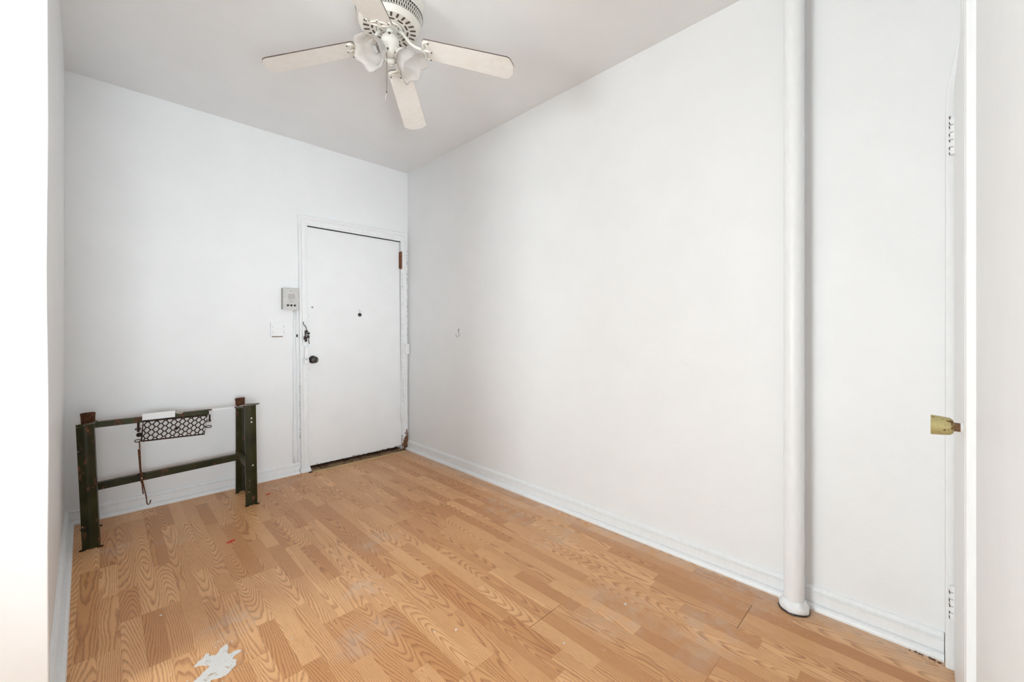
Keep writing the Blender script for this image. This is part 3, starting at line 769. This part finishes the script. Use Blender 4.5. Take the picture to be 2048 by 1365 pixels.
# ---------------------------------------------------------------- debris on the floor
C5 = [(0.222, 1.838), (0.237, 1.857), (0.248, 1.861), (0.267, 1.887), (0.274, 1.873), (0.268, 1.863), (0.287, 1.85), (0.298, 1.859), (0.305, 1.873), (0.324, 1.886), (0.331, 1.874), (0.328, 1.85), (0.322, 1.83), (0.328, 1.82), (0.339, 1.827), (0.356, 1.82), (0.362, 1.811), (0.355, 1.803), (0.339, 1.798), (0.329, 1.783), (0.339, 1.768), (0.33, 1.741), (0.319, 1.733), (0.297, 1.716), (0.28, 1.72), (0.259, 1.729), (0.247, 1.717), (0.205, 1.759), (0.234, 1.776), (0.254, 1.795), (0.265, 1.807), (0.246, 1.829)]
random.seed(4); poly = []
for i, p in enumerate(C5):
    q = C5[(i + 1) % len(C5)]; poly.append(p)
    for s_ in (.33, .66): poly.append((p[0] + (q[0] - p[0]) * s_ + random.uniform(-.0022, .0022), p[1] + (q[1] - p[1]) * s_ + random.uniform(-.0022, .0022)))
b = MB(); b.prism(poly[::-1], .0002, .0016)
tag(b.build('plaster_splash', M['splat'], origin=(.29, 1.8, 0)), 'dried white plaster splash on the floor at the lower left', 'plaster')
def shard(x, y, l, wd, rot, label):
    T = Matrix.Translation((x, y, .0005)) @ Matrix.Rotation(rot, 4, 'Z')
    b = MB(); b.prism([(-l, -wd * .4), (-l * .3, -wd), (l * .7, -wd * .8), (l, wd * .2), (l * .2, wd), (-l * .8, wd * .7)], 0, .003, T)
    tag(b.build('plastic_shard', M['red'], origin=(x, y, 0), bevel=.0005), label, 'debris')
shard(.507, 2.788, .024, .009, .35, 'red plastic shard on the floor in front of the bench frame')
shard(.850, 3.405, .015, .007, .1, 'small red plastic scrap on the floor right of the bench frame')
random.seed(21); b = MB()
def flake(x, y, s):
    n = random.choice((4, 5, 6)); a0 = random.random() * 6
    pl = [(x + s * random.uniform(.5, 1) * math.cos(a0 + 2 * PI * k / n), y + s * random.uniform(.4, 1) * math.sin(a0 + 2 * PI * k / n)) for k in range(n)]
    b.prism(pl, .0003, .0003 + s * .4)
for i in range(70): flake(random.uniform(0, 2.1), random.uniform(.4, 3.5), random.uniform(.0012, .0028))
for i in range(70): flake(2.150 - abs(random.gauss(0, .035)), random.uniform(-.02, 1.2), random.uniform(.001, .0028))
for i in range(60): a = random.gauss(0, 1); flake(2.06 + random.gauss(0, .05), .36 + random.gauss(0, .06), random.uniform(.001, .002))
for i in range(60): flake(1.86 + random.gauss(0, .09), 1.5 + random.gauss(0, .07), random.uniform(.001, .0026))
for i in range(60): flake(.29 + random.gauss(0, .07), 1.82 + random.gauss(0, .07), random.uniform(.001, .003))
for x, y, s in ((.165, 2.27, .006), (.43, 2.42, .004), (.93, 1.38, .006), (1.0, 1.33, .006), (1.62, .93, .007), (1.35, .62, .007), (1.25, .98, .005)): flake(x, y, s)
tag(b.build('plaster_flakes', M['flake']), 'scattered white plaster flakes and crumbs over the floor', 'debris', None, 'stuff')
b = MB(); random.seed(8)
for i in range(30):
    n = 5; q = abs(random.gauss(0, .5)); x, y, s = 2.150 - abs(random.gauss(0, .006)) - .02 * max(0, .4 - q), -.035 + q * .09, random.uniform(.0012, .0034)
    b.prism([(x + s * math.cos(2 * PI * k / n), y + s * math.sin(2 * PI * k / n)) for k in range(n)], .0003, .001 + s * .6)
tag(b.build('dirt_crumbs', M['threshold']), 'brown dirt crumbs in the near right corner by the closet casing', 'debris', None, 'stuff')

# ---------------------------------------------------------------- ceiling fan
FC = Vector((1.0, 1.87, 0)); PH = .019
fan = empty('ceiling_fan', (FC.x, FC.y, HC)); tag(fan, 'cream four blade ceiling fan with glass tulip lamps hugging the ceiling', 'ceiling fan')
TF = Matrix.Translation((FC.x, FC.y, 0)); ZP = 2.690
# housing: canopy drum, pierced band, bottom plate with slots
b = MB(); b.lathe([(.0, HC), (.168, HC), (.170, HC - .006), (.166, HC - .012), (.158, HC - .020), (.157, HC - .048), (.160, HC - .052)], 64, TF); b.build('canopy', M['fanwhite'], fan, smooth=True)
bs = MB(); N = 76; rb0, rb1, zb0, zb1 = .157, .143, HC - .053, ZP + .020
def band(q): return rb0 + (rb1 - rb0) * q, zb0 + (zb1 - zb0) * q
b = MB()
for k in range(N):      # lattice of crossing thin bars
    for s_ in (1, -1):
        pts = []
        for i in range(4):
            q = i / 3; r_, z_ = band(q); a = 2 * PI * (k + s_ * q * 1.5) / N; pts.append((FC.x + r_ * math.cos(a), FC.y + r_ * math.sin(a), z_))
        b.tube(pts, .0016, 4, False)
o = b.build('pierced_band', M['fanwhite'], fan); o['kind'] = 'stuff'
b = MB(); b.lathe([(rb0 - .006, zb0), (rb1 - .006, zb1)], 48, TF); b.build('band_lining', M['slot'], fan)
b = MB(); b.lathe([(.147, zb1 + .003), (.1475, zb1 - .002), (.143, zb1 - .006), (.133, ZP + .004), (.128, ZP), (.068, ZP - .0), (.066, ZP + .002), (.064, ZP + .016), (.0, ZP + .018)], 64, TF); pl = b.build('motor_plate', M['fanwhite'], fan, smooth=True)
md = pl.modifiers.new('e', 'EDGE_SPLIT'); md.split_angle = math.radians(35)
def pill(r0, r1, a, wd, tang=False):
    n = 6; pts = []
    if not tang:
        for k in range(n + 1): q = -PI / 2 + PI * k / n; pts.append((r1 - wd + wd * math.cos(q), wd * math.sin(q)))
        for k in range(n + 1): q = PI / 2 + PI * k / n; pts.append((r0 + wd + wd * math.cos(q), wd * math.sin(q)))
    else:
        L = (r1 - r0) / 2; rm = r0
        for k in range(n + 1): q = -PI / 2 + PI * k / n; pts.append((rm + wd * math.sin(q), -(L + wd * math.cos(q))))
        for k in range(n + 1): q = PI / 2 + PI * k / n; pts.append((rm + wd * math.sin(q), -(-L + wd * math.cos(q))))
    return pts
slotm = bpy.data.meshes.new('vent_slot')
def mk(pts, name):
    b = MB(); b.prism(pts, -.0012, .0004); me = bpy.data.meshes.new(name); me.from_pydata(b.v, [], b.f); me.materials.append(M['slot']); return me
m1 = mk(pill(.097, .126, 0, .0050), 'vent_slot'); m2 = mk(pill(.084, .106, 0, .0046, True), 'vent_slot_inner')
for i in range(24):
    o = bpy.data.objects.new('vent_slot', m1); COL.objects.link(o); o.parent = pl; o.location = Vector((FC.x, FC.y, ZP)) - parent_world(pl); o.rotation_euler.z = 2 * PI * (i + .3) / 24
for i in range(12):
    o = bpy.data.objects.new('vent_slot', m2); COL.objects.link(o); o.parent = pl; o.location = Vector((FC.x, FC.y, ZP)) - parent_world(pl); o.rotation_euler.z = 2 * PI * (i + .2) / 12
b = MB(); b.lathe([(.062, ZP + .015), (.062, ZP + .002), (.055, ZP - .004), (.052, ZP - .004), (.050, ZP + .004), (.0, ZP + .004)], 48, TF); b.build('rotor', M['rustgreen' if False else 'fanwhite'], fan)
b = MB()
for i in range(14): a = 2 * PI * i / 14; b.lathe([(0, 0), (.0032, 0), (.0032, -.001), (0, -.001)], 8, Matrix.Translation((FC.x + .043 * math.cos(a), FC.y + .043 * math.sin(a), ZP + .0035)))
b.build('rotor_hole', M['slot'], fan)['kind'] = 'stuff'
b = MB(); b.lathe([(.066, ZP + .0015), (.0635, ZP + .0015)], 48, TF); 
# blades and irons
R0, R1, Z0_, Z1_ = .165, .618, 2.602, 2.503
droop = math.atan2(Z0_ - Z1_, R1 - R0); pitch = math.radians(8)
for bi, off in enumerate((180, 90, 0, -90)):
    a = math.radians(off) + PH
    dr = Rv * math.cos(a) + Fv * math.sin(a); tg = Vector((0, 0, 1)).cross(dr)
    X = (dr * math.cos(droop) - Vector((0, 0, 1)) * math.sin(droop)).normalized()
    Y = (tg * math.cos(pitch) - Vector((0, 0, 1)) * math.sin(pitch)); Y = (Y - X * Y.dot(X)).normalized(); Z = X.cross(Y)
    org = Vector((FC.x, FC.y, Z0_)) + dr * R0
    T = Matrix(((X.x, Y.x, Z.x, org.x), (X.y, Y.y, Z.y, org.y), (X.z, Y.z, Z.z, org.z), (0, 0, 0, 1)))
    L = math.hypot(R1 - R0, Z1_ - Z0_) - .012; w0, w1 = .060, .0695
    poly = [(0, -w0 + .012), (.010, -w0), (L - .032, -w1), (L - .020, -w1 + .004), (L - .012, -w1 + .012), (L + .001, -w1 + .036), (L + .006, -w1 + .050), (L + .006, w1 - .050), (L + .001, w1 - .036), (L - .012, w1 - .012), (L - .020, w1 - .004), (L - .032, w1), (.010, w0), (0, w0 - .012)]
    n = len(poly); th = .0055
    b = MB(); vs = [T @ Vector((x, y, -th)) for x, y in poly] + [T @ Vector((x, y, 0)) for x, y in poly]
    b.add(vs, [tuple(range(n))[::-1], tuple(range(n, 2 * n))]); b.cur = 1
    b.f += [(i, (i + 1) % n, n + (i + 1) % n, n + i) for i in range(n)]; b.mi += [1] * n
    b.build('blade', [M['blade'], M['bladeedge']], fan)
    # iron: arm from the rotor that dips and forks into a three-toed plate under the blade
    c0 = Vector((FC.x, FC.y, 0))
    b = MB(); zz = lambda r, z: c0 + dr * r + Vector((0, 0, z))
    b.tube([zz(.046, ZP - .006), zz(.062, ZP - .016), zz(.080, ZP - .040), zz(.100, ZP - .066), zz(.125, ZP - .084), zz(.150, ZP - .0945), T @ Vector((.008, 0, -.012))], [.0085, .0085, .008, .0075, .0072, .007, .007], 10)
    iron = b.build('blade_iron', M['fanwhite'], fan, smooth=True)
    b = MB()
    P = lambda x, y, z=-.010: T @ Vector((x, y, z))
    b.tube([P(-.004, 0), P(.004, .020, -.0105), P(.006, .040), P(.018, .052), P(.034, .050, -.0085)], [.007, .0055, .0055, .0055, .005], 8)
    b.tube([P(-.004, 0), P(.004, -.020, -.0105), P(.006, -.040), P(.018, -.052), P(.034, -.050, -.0085)], [.007, .0055, .0055, .0055, .005], 8)
    b.tube([P(-.004, 0), P(.016, .002), P(.032, 0), P(.044, 0, -.0085)], [.007, .0065, .006, .005], 8)
    b.tube([P(.012, .046), P(.026, .028), P(.034, .008), P(.030, 0)], [.004, .0045, .004, .004], 6)
    b.tube([P(.012, -.046), P(.026, -.028), P(.034, -.008), P(.030, 0)], [.004, .0045, .004, .004], 6)
    b.build('iron_fork', M['fanwhite'], iron, smooth=True)
    for (x, y) in ((.034, .050), (.034, -.050), (.044, 0)):
        b = MB(); b.lathe([(0, 0), (.0035, 0), (.0035, .002), (0, .002)], 8, T @ Matrix.Translation((x, y, -.0155)))
        b.build('screw', M['blackmetal'], iron)
# light kit
ZC = 2.634
b = MB(); b.lathe([(.0, ZP + .004), (.018, ZP + .003), (.017, ZC + .032), (.012, ZC + .031)], 20, TF); b.build('neck', M['fanwhite'], fan, smooth=True)
b = MB(); b.lathe([(.012, ZC + .036), (.026, ZC + .031), (.038, ZC + .018), (.0435, ZC + .002), (.044, ZC - .010), (.0425, ZC - .014)], 36, TF); b.build('switch_cup', M['fanwhite'], fan, smooth=True)
b = MB(); b.lathe([(.0425, ZC - .014), (.041, ZC - .020), (.036, ZC - .034), (.030, ZC - .048), (.026, ZC - .062), (.018, ZC - .070), (.0, ZC - .072)], 36, TF); b.build('fitter_cup', M['fanwhite'], fan, smooth=True)
for dz, a in ((.012, -1.35), (-.004, -2.6), (-.055, -1.7)):
    rr = {.012: .0415, -.004: .0445, -.055: .0285}[dz]; dd = Rv * math.cos(a) + Fv * math.sin(a)
    pz = Vector((FC.x, FC.y, ZC + dz)) + dd * rr; b = MB(); b.tube([pz - dd * .002, pz + dd * .0015], [.0062 if dz != -.004 else .003] * 2, 10); b.build('cup_hole', M['slot'], fan)
def lamp(az, tilt, with_shade, bulb):
    a = math.radians(az); hd = Rv * math.cos(a) + Fv * math.sin(a); tl = math.radians(tilt)
    ax = (hd * math.cos(tl) - Vector((0, 0, 1)) * math.sin(tl)).normalized()
    base = Vector((FC.x, FC.y, ZC - .036)) + hd * .026
    Zx = ax; Xx = ax.cross(Vector((0, 0, 1))).normalized(); Yx = Zx.cross(Xx)
    q = base + ax * .024
    T = Matrix(((Xx.x, Yx.x, Zx.x, q.x), (Xx.y, Yx.y, Zx.y, q.y), (Xx.z, Yx.z, Zx.z, q.z), (0, 0, 0, 1)))
    b = MB(); b.tube([base - ax * .01, q], [.013, .012], 12); arm = b.build('lamp_arm', M['fanwhite'], fan, smooth=True)
    b = MB(); b.lathe([(0, -.004), (.013, -.004), (.024, .000), (.030, .006), (.031, .020), (.0295, .020), (.0285, .007), (.020, .003), (.0, .001)], 32, T)
    fit = b.build('shade_holder', M['fanwhite'], fan, smooth=True)
    b = MB(); b.lathe([(.0, .002), (.0145, .002), (.0145, .034), (.012, .036), (.0105, .030), (.0, .028)], 20, T); sk = b.build('lamp_socket', M['steel' if bulb else 'fanwhite'], fan)
    for k in range(3):
        b = MB(); an = 2 * PI * k / 3 + .6; p0 = T @ Vector((.030 * math.cos(an), .030 * math.sin(an), .013)); p1 = T @ Vector((.040 * math.cos(an), .040 * math.sin(an), .013)); b.tube([p0, p1], [.002, .0028], 8)
        b.build('thumb_screw', M['chain'], fit)
    if bulb:
        b = MB(); b.lathe([(.0, .020), (.010, .028), (.012, .038), (.0185, .052), (.019, .060), (.014, .071), (.006, .076), (0, .077)], 24, T); b.build('bulb', M['bulbglass'], sk, smooth=True)
    if with_shade:
        prof = [(.027, .008), (.0285, .016), (.035, .026), (.047, .040), (.055, .056), (.058, .072), (.059, .086), (.063, .100), (.072, .111), (.079, .116)]
        def fn(j, an, r, z):
            k_ = max(0, (j - 5) / 4.0)
            return r * (1 + .055 * k_ * math.cos(6 * an)) + .0012 * math.cos(24 * an) * k_, z + .007 * k_ * math.cos(6 * an + .5)
        b = MB(); b.lathe(prof, 96, T, fn)
        sh = b.build('lamp_shade', M['shade'], fan, smooth=True, solid=.0022)
        tag(sh, 'frosted scalloped tulip glass shade')
lamp(238, 41, True, True)
lamp(358, 47, True, False)
lamp(104, 38, False, False)
# pull chain with pale cord
d_ = Rv * math.cos(-1.75) + Fv * math.sin(-1.75); p0 = Vector((FC.x, FC.y, ZC - .055)) + d_ * .029
b = MB(); b.tube([p0 - d_ * .004, p0 + d_ * .003, p0 + d_ * .005 + Vector((0, 0, -.006)), p0 + d_ * .005 + Vector((.001, 0, -.12)), p0 + d_ * .005 + Vector((0, .001, -.215))], .0013, 6); ch = b.build('pull_chain', M['chain'], fan)
pe = p0 + d_ * .005 + Vector((0, .001, -.215))
b = MB(); b.lathe([(0, .004), (.003, .002), (.003, -.003), (0, -.005)], 10, Matrix.Translation(pe)); b.build('chain_bell', M['chain'], ch)
b = MB(); b.tube([pe, pe + Vector((-.003, .001, -.02)), pe + Vector((-.005, .001, -.040))], .0008, 5); b.build('cord', M['string'], ch)
